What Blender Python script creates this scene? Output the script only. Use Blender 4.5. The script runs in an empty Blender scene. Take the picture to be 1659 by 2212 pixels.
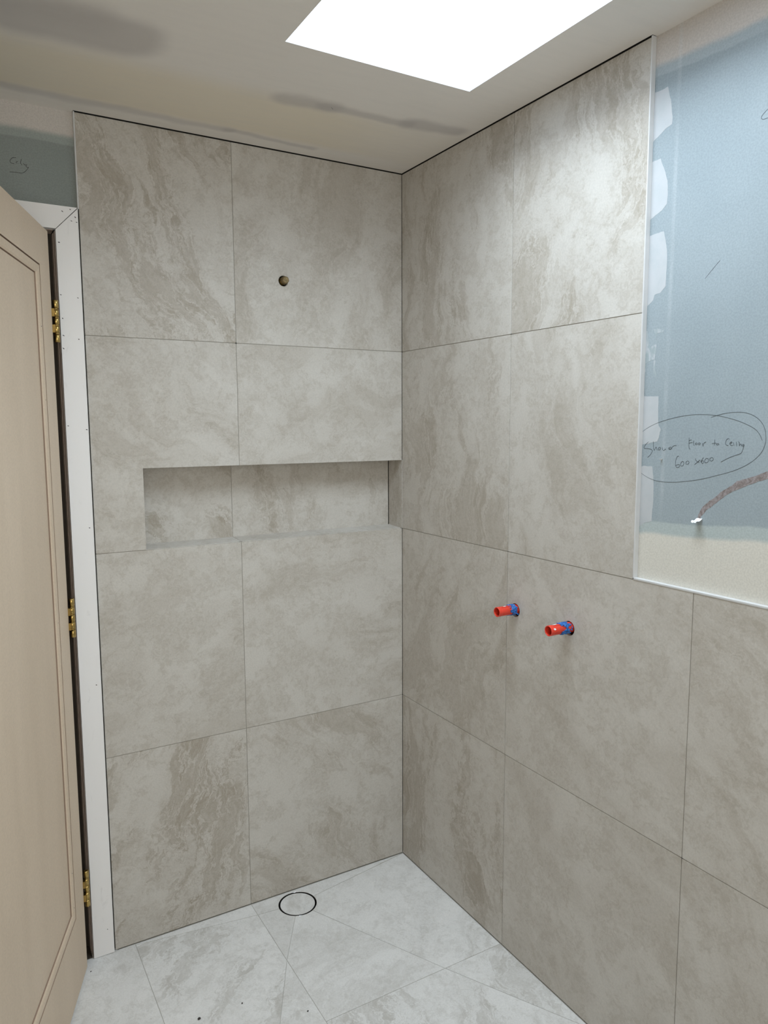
import bpy, bmesh, math, random
from mathutils import Vector, Matrix, noise as mnoise
from mathutils.geometry import tessellate_polygon

random.seed(7)
S = bpy.context.scene
COL = S.collection
PI = math.pi

# ------------------------------------------------------------------ camera
cam_data = bpy.data.cameras.new('camera')
cam = bpy.data.objects.new('camera', cam_data)
COL.objects.link(cam)
cam.location = (-1.34805, -2.18809, 1.5554)
cam.rotation_euler = (math.radians(83.330), math.radians(0.2419), math.radians(-30.250))
cam_data.sensor_fit = 'HORIZONTAL'
cam_data.sensor_width = 36.0
cam_data.lens = 36.0 * 1613.64 / 1659.0
cam_data.clip_start = 0.01
S.camera = cam

# ------------------------------------------------------------------ light
world = bpy.data.worlds.new('overcast_sky')
S.world = world
world.use_nodes = True
bg = world.node_tree.nodes['Background']
bg.inputs['Color'].default_value = (0.80, 0.92, 1.0, 1)      # even overcast sky
bg.inputs['Strength'].default_value = 1.3

def area(name, loc, rot, sx, sy, power, color=(1, 1, 1), portal=False, spread=180):
    d = bpy.data.lights.new(name, 'AREA')
    d.shape = 'RECTANGLE'; d.size = sx; d.size_y = sy; d.energy = power; d.color = color
    d.spread = math.radians(spread)
    if portal: d.cycles.is_portal = True
    o = bpy.data.objects.new(name, d); COL.objects.link(o)
    o.location = loc; o.rotation_euler = rot
    return o

SKX0, SKX1, SKY0, SKY1, SKZ = -0.666, -0.175, -1.60, -0.604, 2.66
area('skylight_portal', ((SKX0+SKX1)/2, (SKY0+SKY1)/2, SKZ-0.005), (0, 0, 0), SKX1-SKX0, SKY1-SKY0, 1, portal=True)
# daylight falling straight down through the roof window
area('skylight_daylight', ((SKX0+SKX1)/2, (SKY0+SKY1)/2, SKZ-0.02), (0, 0, 0), SKX1-SKX0-0.02, SKY1-SKY0-0.02, 19.0, (0.79, 0.90, 1.0), spread=160)
# added warm fill lamp, set in an invented window behind the viewer
WX0, WX1, WZ0, WZ1, WY = -2.1, -0.7, 1.0, 2.1, -3.0
area('back_fill_lamp', ((WX0+WX1)/2, WY+0.03, (WZ0+WZ1)/2), (PI/2, 0, 0), WX1-WX0, WZ1-WZ0, 11.0, (1.0, 0.88, 0.72))

S.view_settings.view_transform = 'Standard'
S.view_settings.look = 'None'
S.view_settings.gamma = 1.0
S.view_settings.use_curve_mapping = False
S.view_settings.exposure = 0.22

# ------------------------------------------------------------------ helpers
def tag(o, label=None, cat=None, kind=None, group=None):
    if label: o['label'] = label
    if cat: o['category'] = cat
    if kind: o['kind'] = kind
    if group: o['group'] = group
    return o

def empty(name, loc=(0, 0, 0), rot=(0, 0, 0)):
    o = bpy.data.objects.new(name, None); COL.objects.link(o)
    o.location = loc; o.rotation_euler = rot; o.empty_display_size = 0.05
    return o

def link(name, bm, mat, parent=None, smooth=False):
    me = bpy.data.meshes.new(name)
    bmesh.ops.recalc_face_normals(bm, faces=bm.faces[:])
    bm.to_mesh(me); bm.free()
    for m in (mat if isinstance(mat, (list, tuple)) else [mat]): me.materials.append(m)
    if smooth:
        for p in me.polygons: p.use_smooth = True
    o = bpy.data.objects.new(name, me); COL.objects.link(o)
    if parent: o.parent = parent
    return o

def box(bm, x0, x1, y0, y1, z0, z1, bev=0.0, mi=0):
    v = [bm.verts.new(p) for p in ((x0,y0,z0),(x1,y0,z0),(x1,y1,z0),(x0,y1,z0),(x0,y0,z1),(x1,y0,z1),(x1,y1,z1),(x0,y1,z1))]
    fs = [bm.faces.new([v[i] for i in q]) for q in ((0,3,2,1),(4,5,6,7),(0,1,5,4),(1,2,6,5),(2,3,7,6),(3,0,4,7))]
    for f in fs: f.material_index = mi
    if bev:
        es = list({e for f in fs for e in f.edges})
        bmesh.ops.bevel(bm, geom=es, offset=bev, segments=2, affect='EDGES', profile=0.5)

def lathe(bm, prof, seg=40, axis='Z', origin=(0,0,0), rmod=None):
    """prof: list of (r, h). Revolves about axis through origin."""
    rings = []
    for r, h in prof:
        ring = []
        for k in range(seg):
            a = 2*PI*k/seg
            rr = r*(rmod(a, h) if rmod else 1)
            c, s = rr*math.cos(a), rr*math.sin(a)
            p = {'Z': (c, s, h), 'X': (h, c, s), 'Y': (c, h, s)}[axis]
            ring.append(bm.verts.new((p[0]+origin[0], p[1]+origin[1], p[2]+origin[2])))
        rings.append(ring)
    for i in range(len(rings)-1):
        a, b = rings[i], rings[i+1]
        for k in range(seg):
            bm.faces.new((a[k], a[(k+1)%seg], b[(k+1)%seg], b[k]))
    return rings

def circle2(cx, cy, r, n=48):
    return [(cx+r*math.cos(2*PI*k/n), cy+r*math.sin(2*PI*k/n)) for k in range(n)]

MAP_A = lambda u, v, d: (u, d, v)        # wall_left: depth runs along +y
MAP_B = lambda u, v, d: (d, u, v)        # wall_right: depth runs along +x
MAP_F = lambda u, v, d: (u, v, -d)       # floor: depth runs down

def slab(bm, outline, mp, front, back, holes=(), style=None, caps='front'):
    """Prism from a 2D outline with optional holes; writes UVs in metres and a per-tile attribute."""
    uvl = bm.loops.layers.uv.verify()
    tl = bm.loops.layers.float_color.get('tile') or bm.loops.layers.float_color.new('tile')
    col = style if style else (random.random(), 0.0, 0.4, 1.0)
    loops = [outline] + list(holes)
    faces = []
    flat = [p for l in loops for p in l]
    tris = tessellate_polygon([[Vector((p[0], p[1], 0)) for p in l] for l in loops])
    fv = [bm.verts.new(mp(p[0], p[1], front)) for p in flat]
    bv = [bm.verts.new(mp(p[0], p[1], back)) for p in flat]
    uvof = {}
    for i, p in enumerate(flat): uvof[fv[i]] = p; uvof[bv[i]] = p
    for t in tris:
        try: faces.append(bm.faces.new([fv[i] for i in t]))
        except ValueError: pass
        if caps == 'both':
            try: faces.append(bm.faces.new([bv[i] for i in reversed(t)]))
            except ValueError: pass
    o = 0
    for l in loops:
        n = len(l)
        for k in range(n):
            a, b = o+k, o+(k+1) % n
            faces.append(bm.faces.new((fv[a], fv[b], bv[b], bv[a])))
        o += n
    for f in faces:
        for lp in f.loops:
            lp[uvl].uv = uvof[lp.vert]; lp[tl] = col
    return faces

def inset_convex(poly, d):
    area2 = sum(poly[i][0]*poly[(i+1) % len(poly)][1]-poly[(i+1) % len(poly)][0]*poly[i][1] for i in range(len(poly)))
    if area2 < 0: poly = poly[::-1]
    n = len(poly); lines = []
    for i in range(n):
        a = Vector(poly[i]); b = Vector(poly[(i+1) % n]); t = (b-a).normalized(); nn = Vector((-t.y, t.x))
        lines.append((a+nn*d, t))
    out = []
    for i in range(n):
        p, t = lines[i-1]; q, s = lines[i]
        den = t.x*s.y-t.y*s.x
        if abs(den) < 1e-6: out.append((q.x, q.y)); continue
        w = q-p; k = (w.x*s.y-w.y*s.x)/den
        out.append(((p+t*k).x, (p+t*k).y))
    return out

def rect(u0, u1, v0, v1): return [(u0, v0), (u1, v0), (u1, v1), (u0, v1)]

def ribbon(bm, pts, w, mp, d0, d1):
    """Pen line: a thin raised strip along a polyline, smoothed with Catmull-Rom."""
    P = [Vector(p) for p in pts]
    if len(P) > 2:
        Q = [P[0]*2-P[1]] + P + [P[-1]*2-P[-2]]
        out = []
        for i in range(1, len(Q)-2):
            for k in range(4):
                t = k/4
                a, b, c, d = Q[i-1], Q[i], Q[i+1], Q[i+2]
                out.append(0.5*((2*b)+(c-a)*t+(2*a-5*b+4*c-d)*t*t+(3*b-a-3*c+d)*t**3))
        P = out + [P[-1]]
    L, R = [], []
    for i, p in enumerate(P):
        t = (P[min(i+1, len(P)-1)]-P[max(i-1, 0)])
        if t.length < 1e-7: t = Vector((1, 0))
        t.normalize(); n = Vector((-t.y, t.x))
        ww = w*(0.55 if i in (0, len(P)-1) else 1.0)*(0.8+0.4*random.random())/2
        L.append(p+n*ww); R.append(p-n*ww)
    lf = [bm.verts.new(mp(p.x, p.y, d0)) for p in L]; rf = [bm.verts.new(mp(p.x, p.y, d0)) for p in R]
    lb = [bm.verts.new(mp(p.x, p.y, d1)) for p in L]; rb = [bm.verts.new(mp(p.x, p.y, d1)) for p in R]
    for i in range(len(P)-1):
        bm.faces.new((lf[i], lf[i+1], rf[i+1], rf[i]))
        bm.faces.new((lf[i], lf[i+1], lb[i+1], lb[i]))
        bm.faces.new((rf[i], rf[i+1], rb[i+1], rb[i]))

# ------------------------------------------------------------------ node helpers
class NT:
    def __init__(self, name):
        self.m = bpy.data.materials.new(name); self.m.use_nodes = True
        self.t = self.m.node_tree; self.n = self.t.nodes
        self.p = self.n['Principled BSDF']
    def node(self, typ, **kw):
        x = self.n.new(typ)
        for k, v in kw.items(): setattr(x, k, v)
        return x
    def put(self, sock, v):
        if isinstance(v, bpy.types.NodeSocket): self.t.links.new(v, sock)
        elif isinstance(v, (tuple, list)) and len(v) == 3 and sock.type == 'RGBA': sock.default_value = (*v, 1)
        else: sock.default_value = v
    def math(self, op, a, b=0.0, c=0.0, clamp=False):
        x = self.node('ShaderNodeMath', operation=op, use_clamp=clamp)
        self.put(x.inputs[0], a); self.put(x.inputs[1], b); self.put(x.inputs[2], c)
        return x.outputs[0]
    def vmath(self, op, a, b=(0, 0, 0), scale=None):
        x = self.node('ShaderNodeVectorMath', operation=op)
        self.put(x.inputs[0], a)
        if op != 'SCALE': self.put(x.inputs[1], b)
        if scale is not None: self.put(x.inputs['Scale'], scale)
        return x.outputs['Value'] if op in ('LENGTH', 'DOT_PRODUCT', 'DISTANCE') else x.outputs[0]
    def noise(self, vec, scale, detail=4, rough=0.55, dist=0.0, out='Fac', lac=2.0):
        x = self.node('ShaderNodeTexNoise')
        self.put(x.inputs['Vector'], vec); self.put(x.inputs['Scale'], scale); x.inputs['Detail'].default_value = detail
        x.inputs['Roughness'].default_value = rough; x.inputs['Distortion'].default_value = dist
        x.inputs['Lacunarity'].default_value = lac
        return x.outputs[out]
    def step(self, v, lo, hi, a=0.0, b=1.0, smooth=True):
        x = self.node('ShaderNodeMapRange', interpolation_type='SMOOTHSTEP' if smooth else 'LINEAR')
        self.put(x.inputs['Value'], v); self.put(x.inputs['From Min'], lo); self.put(x.inputs['From Max'], hi)
        self.put(x.inputs['To Min'], a); self.put(x.inputs['To Max'], b)
        return x.outputs['Result']
    def mix(self, f, a, b, blend='MIX'):
        x = self.node('ShaderNodeMix', data_type='RGBA', blend_type=blend)
        self.put(x.inputs[0], f); self.put(x.inputs[6], a); self.put(x.inputs[7], b)
        return x.outputs[2]
    def sep(self, v):
        x = self.node('ShaderNodeSeparateXYZ'); self.put(x.inputs[0], v); return x.outputs
    def comb(self, a, b, c):
        x = self.node('ShaderNodeCombineXYZ'); self.put(x.inputs[0], a); self.put(x.inputs[1], b); self.put(x.inputs[2], c)
        return x.outputs[0]
    def objco(self): return self.node('ShaderNodeTexCoord').outputs['Object']
    def bump(self, h, strength, dist=0.001):
        x = self.node('ShaderNodeBump'); x.inputs['Strength'].default_value = strength; x.inputs['Distance'].default_value = dist
        self.put(x.inputs['Height'], h); self.t.links.new(x.outputs[0], self.p.inputs['Normal'])
    def done(self, color, rough=0.5, metal=0.0, spec=0.5):
        self.put(self.p.inputs['Base Color'], color); self.put(self.p.inputs['Roughness'], rough)
        self.put(self.p.inputs['Metallic'], metal); self.put(self.p.inputs['Specular IOR Level'], spec)
        return self.m

def plain(name, color, rough=0.5, metal=0.0, spec=0.5, var=0.06, scale=40, bump=0.0):
    k = NT(name); co = k.objco()
    n = k.noise(co, scale, 5)
    f = k.step(n, 0.3, 0.7, 1-var, 1+var)
    c = k.vmath('SCALE', color, scale=f)
    if bump: k.bump(k.noise(co, scale*6, 3), bump)
    return k.done(c, rough, metal, spec)

def tile_material(name, base, mid, dark, light, rough=0.50, contrast=1.0):
    """Travertine-look porcelain: patches with crisp, lobed outlines and pale rims, flowing along a per-tile angle."""
    k = NT(name)
    uv = k.node('ShaderNodeUVMap').outputs[0]
    at = k.node('ShaderNodeAttribute', attribute_name='tile').outputs['Color']
    sc = k.node('ShaderNodeSeparateColor'); k.put(sc.inputs[0], at)
    seed, ang, strg = sc.outputs
    s = k.sep(uv)
    a = k.math('MULTIPLY', ang, 2*PI)
    ca, sa = k.math('COSINE', a), k.math('SINE', a)
    u2 = k.math('SUBTRACT', k.math('MULTIPLY', s[0], ca), k.math('MULTIPLY', s[1], sa))
    v2 = k.math('ADD', k.math('MULTIPLY', s[0], sa), k.math('MULTIPLY', s[1], ca))
    z = k.math('MULTIPLY', seed, 41.0)
    P = k.comb(u2, v2, z)
    w1 = k.vmath('SCALE', k.vmath('SUBTRACT', k.noise(P, 3.0, 2, 0.5, out='Color'), (0.5, 0.5, 0.5)), scale=0.26)
    w2 = k.vmath('SCALE', k.vmath('SUBTRACT', k.noise(P, 22.0, 6, 0.65, out='Color'), (0.5, 0.5, 0.5)), scale=0.050)
    s3 = k.sep(k.vmath('ADD', k.comb(u2, v2, 0.0), k.vmath('ADD', w1, w2)))
    F = k.comb(k.math('MULTIPLY', s3[0], 3.0), k.math('MULTIPLY', s3[1], 0.85), z)     # stretched along the flow
    fine = k.noise(F, 34.0, 9, 0.70, 0.3)
    big = k.noise(F, 2.5, 10, 0.60, 0.0)
    veins = k.noise(F, 6.0, 12, 0.62, 0.2)
    iso = k.noise(P, 11.0, 12, 0.74, 0.2)
    lobes = k.noise(P, 60.0, 8, 0.68, 0.9)
    micro = k.noise(P, 210.0, 5, 0.65)
    jit = k.math('MULTIPLY', k.math('SUBTRACT', lobes, 0.5), 0.10)
    bj = k.math('ADD', big, jit)
    vj = k.math('ADD', veins, jit)
    pm = k.step(bj, 0.542, 0.566)
    vm = k.math('MULTIPLY', k.step(vj, 0.550, 0.566), k.step(big, 0.42, 0.52))
    ridge = k.math('ABSOLUTE', k.math('SUBTRACT', vj, 0.5))
    line = k.math('MULTIPLY', k.math('SUBTRACT', 1.0, k.step(ridge, 0.004, 0.013)), k.step(big, 0.46, 0.54))
    rim = k.math('MULTIPLY', k.step(vj, 0.505, 0.515), k.math('SUBTRACT', 1.0, k.step(vj, 0.530, 0.545)))
    rim = k.math('MULTIPLY', rim, k.step(big, 0.43, 0.53))
    soft = k.step(big, 0.36, 0.62)
    mot = k.step(k.math('ADD', iso, jit), 0.455, 0.545)
    lobe = k.step(lobes, 0.50, 0.53)
    st = k.math('MULTIPLY', strg, contrast)
    c = k.mix(k.math('MULTIPLY', soft, 0.75), light, base)
    c = k.mix(k.math('MULTIPLY', mot, 0.30), c, mid)
    c = k.mix(k.math('MULTIPLY', k.math('MULTIPLY', lobe, mot), 0.22), c, dark)
    c = k.mix(k.math('MULTIPLY', k.math('MULTIPLY', pm, k.step(fine, 0.36, 0.62, 0.26, 0.64)), st), c, dark)
    c = k.mix(k.math('MULTIPLY', k.math('MULTIPLY', vm, k.step(fine, 0.38, 0.60, 0.26, 0.64)), st), c, dark)
    c = k.mix(k.math('MULTIPLY', k.math('MULTIPLY', rim, 0.60), st), c, light)
    c = k.mix(k.math('MULTIPLY', k.math('MULTIPLY', line, 0.45), st), c, dark)
    speck = k.step(k.noise(P, 75.0, 5, 0.7), 0.68, 0.74)
    c = k.mix(k.math('MULTIPLY', speck, 0.40), c, (dark[0]*0.6, dark[1]*0.6, dark[2]*0.6))
    c = k.vmath('SCALE', c, scale=k.step(micro, 0.3, 0.7, 0.95, 1.05))
    h = k.math('ADD', k.math('MULTIPLY', fine, 0.6), k.math('MULTIPLY', micro, 0.25))
    k.bump(h, 0.18, 0.0015)
    r = k.math('ADD', rough, k.math('MULTIPLY', k.math('SUBTRACT', fine, 0.5), 0.12))
    return k.done(c, r, 0.0, 0.30)
# ---- pen strokes, patches and marks, in metres on their wall (along wall, height)
PEN_RIGHT = [[(-1.011,1.534),(-1.0298,1.5457),(-1.0577,1.5571),(-1.0908,1.5656),(-1.1258,1.5716),(-1.1625,1.5738),(-1.2006,1.5714),(-1.2348,1.5648),(-1.2655,1.5551),(-1.2881,1.5443),(-1.2995,1.5328),(-1.3052,1.5214)],[(-1.1901,1.5675),(-1.2162,1.5742),(-1.2418,1.577),(-1.2643,1.5762),(-1.2842,1.5701),(-1.2992,1.5593),(-1.3082,1.5461),(-1.3123,1.5285),(-1.3108,1.5131),(-1.3039,1.4979),(-1.2892,1.483),(-1.2703,1.4709),(-1.2432,1.4591),(-1.2098,1.4491),(-1.1777,1.4403),(-1.1414,1.4332),(-1.1035,1.4286),(-1.0668,1.428),(-1.0414,1.4326),(-1.0217,1.4406),(-1.0099,1.4478)],[(-1.034,1.515),(-1.0277,1.5101),(-1.023,1.5047),(-1.0215,1.5007),(-1.0271,1.4995),(-1.0347,1.4996),(-1.0412,1.4982),(-1.0448,1.4952),(-1.0432,1.4904),(-1.0386,1.4846),(-1.0323,1.4795)],[(-1.0466,1.5161),(-1.0474,1.5096),(-1.048,1.5027),(-1.0497,1.4965),(-1.0515,1.4976),(-1.0539,1.5028),(-1.0554,1.5033),(-1.0566,1.5003),(-1.0578,1.4973),(-1.0594,1.4969)],[(-1.0639,1.5031),(-1.0609,1.5008),(-1.0615,1.4978),(-1.0647,1.4975),(-1.0672,1.5001),(-1.0666,1.5027),(-1.0639,1.5031)],[(-1.0717,1.5037),(-1.0725,1.499),(-1.0752,1.4965),(-1.0782,1.4983),(-1.0792,1.5),(-1.0813,1.4985)],[(-1.0889,1.5024),(-1.0926,1.5003),(-1.0955,1.5021),(-1.0939,1.5042),(-1.0909,1.5037),(-1.0889,1.5011),(-1.0906,1.499),(-1.0946,1.4994)],[(-1.0962,1.4996),(-1.097,1.503),(-1.1004,1.5065),(-1.1044,1.5081),(-1.1089,1.5082)],[(-1.1396,1.5251),(-1.1399,1.5156),(-1.14,1.5073),(-1.1417,1.502),(-1.1435,1.5018)],[(-1.1399,1.5185),(-1.1427,1.5202),(-1.1461,1.5208)],[(-1.1397,1.5135),(-1.144,1.5147),(-1.1483,1.5156)],[(-1.1516,1.5195),(-1.1509,1.5142),(-1.1519,1.5105),(-1.1534,1.5091)],[(-1.1574,1.5147),(-1.1554,1.5126),(-1.1571,1.5108),(-1.1599,1.5117),(-1.1598,1.5139),(-1.1574,1.5147)],[(-1.1645,1.5151),(-1.1624,1.5129),(-1.164,1.511),(-1.167,1.5119),(-1.1671,1.5143),(-1.1645,1.5151)],[(-1.1725,1.5146),(-1.1736,1.5109),(-1.1743,1.5081),(-1.1747,1.5114),(-1.1771,1.5155),(-1.1817,1.5172)],[(-1.2014,1.5227),(-1.2015,1.5159),(-1.2013,1.5103)],[(-1.1952,1.5138),(-1.2011,1.5147),(-1.2056,1.515)],[(-1.2083,1.5145),(-1.2057,1.5128),(-1.2071,1.5111),(-1.2107,1.5117),(-1.211,1.5137),(-1.2083,1.5145)],[(-1.2348,1.5232),(-1.2321,1.5247),(-1.2287,1.5227),(-1.2268,1.5183),(-1.2266,1.514),(-1.2289,1.5115),(-1.2333,1.5112)],[(-1.2357,1.515),(-1.2392,1.5158),(-1.2408,1.5174),(-1.2386,1.5182),(-1.2361,1.5158),(-1.2367,1.5127),(-1.2403,1.5108),(-1.2429,1.5116)],[(-1.2438,1.5175),(-1.2446,1.5136),(-1.2455,1.5107)],[(-1.2447,1.5222),(-1.2452,1.5214)],[(-1.2498,1.5187),(-1.2507,1.5137),(-1.2516,1.5091)],[(-1.2536,1.5196),(-1.2545,1.5184)],[(-1.2562,1.5185),(-1.2571,1.5146),(-1.2573,1.5104),(-1.2586,1.5135),(-1.2603,1.5143),(-1.2615,1.512),(-1.2618,1.5101)],[(-1.2666,1.5144),(-1.2637,1.5128),(-1.2634,1.5105),(-1.266,1.5106),(-1.2673,1.5133),(-1.2665,1.5087),(-1.2644,1.5017),(-1.2621,1.4966),(-1.2567,1.4937),(-1.2483,1.4911),(-1.2381,1.4872),(-1.2296,1.4834),(-1.2236,1.48),(-1.2175,1.477)],[(-1.116,1.4852),(-1.113,1.4853),(-1.1102,1.4814),(-1.1082,1.4746),(-1.1079,1.467),(-1.1096,1.4624),(-1.1137,1.4609),(-1.1181,1.4628),(-1.119,1.4662),(-1.1164,1.4674),(-1.1124,1.4668),(-1.1095,1.465)],[(-1.1255,1.4749),(-1.1217,1.471),(-1.1212,1.4668),(-1.124,1.4642),(-1.1279,1.4666),(-1.1291,1.4713),(-1.1275,1.4741),(-1.1255,1.4749)],[(-1.1377,1.4762),(-1.1342,1.4723),(-1.1353,1.4695),(-1.139,1.469),(-1.142,1.4722),(-1.1406,1.4755),(-1.1377,1.4762)],[(-1.1574,1.4822),(-1.1588,1.4783),(-1.1628,1.4751),(-1.168,1.4741)],[(-1.1689,1.4795),(-1.1632,1.4752),(-1.1591,1.4717),(-1.1555,1.4687)],[(-1.1767,1.4847),(-1.1734,1.4797),(-1.1708,1.4763),(-1.1728,1.4739),(-1.1757,1.4722),(-1.1774,1.4749),(-1.1763,1.4777),(-1.1735,1.4772),(-1.1719,1.4751)],[(-1.1867,1.4832),(-1.1826,1.4826),(-1.1798,1.4783),(-1.1804,1.4749),(-1.1844,1.474),(-1.1886,1.477),(-1.1887,1.4814),(-1.1858,1.4834)],[(-1.1949,1.4853),(-1.1918,1.4824),(-1.1929,1.4788),(-1.1966,1.4783),(-1.2,1.4811),(-1.1986,1.4846),(-1.1949,1.4853)],[(-1.2806,2.1366),(-1.2756,2.1332),(-1.2705,2.1294),(-1.2682,2.1259),(-1.2691,2.1228),(-1.2723,2.1208),(-1.2768,2.1205),(-1.2815,2.1208)],[(-1.1949,1.8797),(-1.1833,1.8698),(-1.1612,1.8489)]]
PEN_LEFT = [[(-1.1498,2.2368),(-1.1541,2.2363),(-1.1584,2.2348),(-1.162,2.2313),(-1.1641,2.2279),(-1.1641,2.2247),(-1.1625,2.2225),(-1.1592,2.2212),(-1.1549,2.2211)],[(-1.1504,2.2261),(-1.1497,2.2244),(-1.1485,2.2232)],[(-1.15,2.2268),(-1.148,2.2275),(-1.1461,2.2272)],[(-1.1419,2.2367),(-1.1416,2.2362)],[(-1.1452,2.2237),(-1.1449,2.2221)],[(-1.1381,2.2353),(-1.1385,2.2322),(-1.1397,2.2275),(-1.14,2.2229)],[(-1.1378,2.2241),(-1.1379,2.222),(-1.137,2.2203)],[(-1.1342,2.2284),(-1.1342,2.2276)],[(-1.1326,2.226),(-1.1324,2.2238),(-1.1309,2.2219),(-1.1289,2.2233),(-1.1299,2.2229)],[(-1.1289,2.2233),(-1.1278,2.2216)],[(-1.1249,2.2239),(-1.127,2.222),(-1.1277,2.2196),(-1.1253,2.2171),(-1.1219,2.2176),(-1.1243,2.2135),(-1.129,2.2074),(-1.1335,2.2032),(-1.1375,2.201),(-1.1433,2.2004),(-1.1511,2.2007),(-1.1588,2.2003),(-1.1669,2.1994)]]
PATCHES = [[(-1.0045,2.2596),(-1.0167,2.2608),(-1.0349,2.2589),(-1.0502,2.2607),(-1.0587,2.2318),(-1.065,2.1974),(-1.0646,2.1809),(-1.0507,2.1781),(-1.0332,2.1687),(-1.0091,2.1591)],[(-1.0047,2.1201),(-1.0147,2.1192),(-1.0282,2.119),(-1.0379,2.1191),(-1.05,2.0919),(-1.0583,2.0689),(-1.0606,2.0447),(-1.0594,2.0213),(-1.0467,2.0101),(-1.0323,2.0048),(-1.0103,1.9973)],[(-1.0067,1.9637),(-1.0156,1.9638),(-1.0366,1.9652),(-1.0536,1.9663),(-1.0594,1.9449),(-1.064,1.9248),(-1.0647,1.8862),(-1.064,1.8495),(-1.0512,1.8379),(-1.0353,1.8353),(-1.0308,1.8231),(-1.0098,1.812)],[(-1.0094,1.7606),(-1.02,1.7587),(-1.0216,1.7454),(-1.026,1.7286),(-1.0267,1.7236),(-1.0449,1.7289),(-1.0451,1.7138),(-1.0432,1.6993),(-1.0414,1.6945),(-1.0393,1.6955),(-1.023,1.691),(-1.018,1.688),(-1.0182,1.6714),(-1.0117,1.6643)],[(-1.0362,1.7626),(-1.0464,1.7615),(-1.0636,1.7572),(-1.0628,1.7525),(-1.0468,1.7526),(-1.0445,1.748),(-1.0436,1.7351),(-1.0419,1.7498)],[(-1.0394,1.6939),(-1.0445,1.6935),(-1.0444,1.6739),(-1.0479,1.6647),(-1.0473,1.6557),(-1.0407,1.6651)],[(-0.9942,1.6171),(-1.0267,1.6152),(-1.0565,1.6149),(-1.0568,1.5886),(-1.0575,1.5609),(-1.0595,1.5508),(-1.0651,1.5432),(-1.0621,1.528),(-1.058,1.5166),(-1.0346,1.5111),(-0.999,1.5077)],[(-0.9978,1.4583),(-1.0208,1.4601),(-1.0465,1.46),(-1.051,1.4306),(-1.0526,1.3971),(-1.0522,1.3712),(-1.0501,1.3554),(-1.0506,1.3371),(-1.0299,1.3309),(-1.0039,1.32)]]
TORN = [(-1.3201,1.4636),(-1.303,1.456),(-1.2798,1.4479),(-1.256,1.4401),(-1.2413,1.4282),(-1.2225,1.4163),(-1.2033,1.4006),(-1.1896,1.3904),(-1.1778,1.3784),(-1.1712,1.3659),(-1.1681,1.3555),(-1.1748,1.3557),(-1.1777,1.3615),(-1.1904,1.376),(-1.2118,1.3924),(-1.2307,1.409),(-1.2476,1.4191),(-1.2752,1.4314),(-1.2967,1.4405),(-1.321,1.4487)]
FLAP = [(-1.1625,1.3517),(-1.1653,1.3542),(-1.1718,1.3551),(-1.1796,1.3557),(-1.1762,1.3534),(-1.1782,1.3513),(-1.1775,1.3491),(-1.1748,1.3484),(-1.1716,1.3477),(-1.1678,1.3466)]
NAILS = [(-1.0177,2.1031),(-1.0274,2.0925),(-1.0149,2.0905),(-1.0609,2.0343),(-1.0631,1.9002),(-1.0209,1.8952),(-1.0616,1.8392),(-1.0616,1.7946),(-1.0238,1.7869),(-1.0633,1.7607),(-1.0154,1.5454),(-1.021,1.2749),(-1.0236,0.8251),(-1.062,1.5557),(-1.0271,0.0798),(-1.0489,2.1143),(-1.0294,2.1216)]
# ------------------------------------------------------------------ materials
M = {}
M['wall_tile'] = tile_material('wall_travertine_tile', (0.515, 0.485, 0.440), (0.46, 0.428, 0.380), (0.352, 0.310, 0.252), (0.58, 0.556, 0.515))
M['floor_tile'] = tile_material('floor_travertine_tile', (0.70, 0.70, 0.69), (0.645, 0.645, 0.63), (0.49, 0.475, 0.445), (0.76, 0.76, 0.75), rough=0.38)
M['grout'] = plain('tile_grout', (0.36, 0.34, 0.30), 0.85)
M['floor_grout'] = plain('floor_grout', (0.50, 0.49, 0.46), 0.85)
M['membrane'] = plain('dark_wall_membrane', (0.02, 0.019, 0.018), 0.8)
M['plaster'] = plain('white_plaster', (0.44, 0.46, 0.48), 0.75, var=0.02, bump=0.05)
M['white_trim'] = plain('white_aluminium_trim', (0.64, 0.645, 0.65), 0.32, var=0.02)
M['timber'] = plain('primed_timber_jamb', (0.42, 0.34, 0.29), 0.6, var=0.1)
M['room'] = plain('room_plaster', (0.66, 0.63, 0.58), 0.8, var=0.02)
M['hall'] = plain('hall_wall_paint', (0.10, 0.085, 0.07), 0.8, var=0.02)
M['gap_shade'] = plain('door_gap_shade', (0.035, 0.026, 0.018), 0.7)  # near-black colour carries the shade of the door gap
M['raw_mdf'] = plain('raw_mdf_groove', (0.33, 0.23, 0.17), 0.8)
M['pen'] = plain('ballpoint_ink', (0.085, 0.105, 0.12), 0.5)
M['ink_dark'] = plain('dark_mark', (0.03, 0.028, 0.03), 0.6)
M['brass'] = plain('antique_brass', (0.50, 0.36, 0.13), 0.28, metal=1.0, var=0.15, scale=60)
M['dark_brass'] = plain('dull_dark_brass', (0.23, 0.17, 0.085), 0.42, metal=0.75, var=0.25, scale=150)
M['chrome'] = plain('polished_steel', (0.75, 0.75, 0.76), 0.15, metal=1.0, var=0.02)
M['black'] = plain('black_recess', (0.004, 0.004, 0.004), 0.9)
M['red'] = plain('red_plastic', (0.72, 0.055, 0.03), 0.30, var=0.08)
M['blue'] = plain('blue_sealant', (0.02, 0.13, 0.42), 0.4, var=0.4, scale=180, bump=0.3)
M['chalk'] = plain('white_smear', (0.8, 0.8, 0.82), 0.6)
M['paper'] = plain('white_paper', (0.78, 0.80, 0.82), 0.6)
M['grit'] = plain('dark_grit', (0.035, 0.03, 0.028), 0.8, var=0.3, scale=300)

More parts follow.
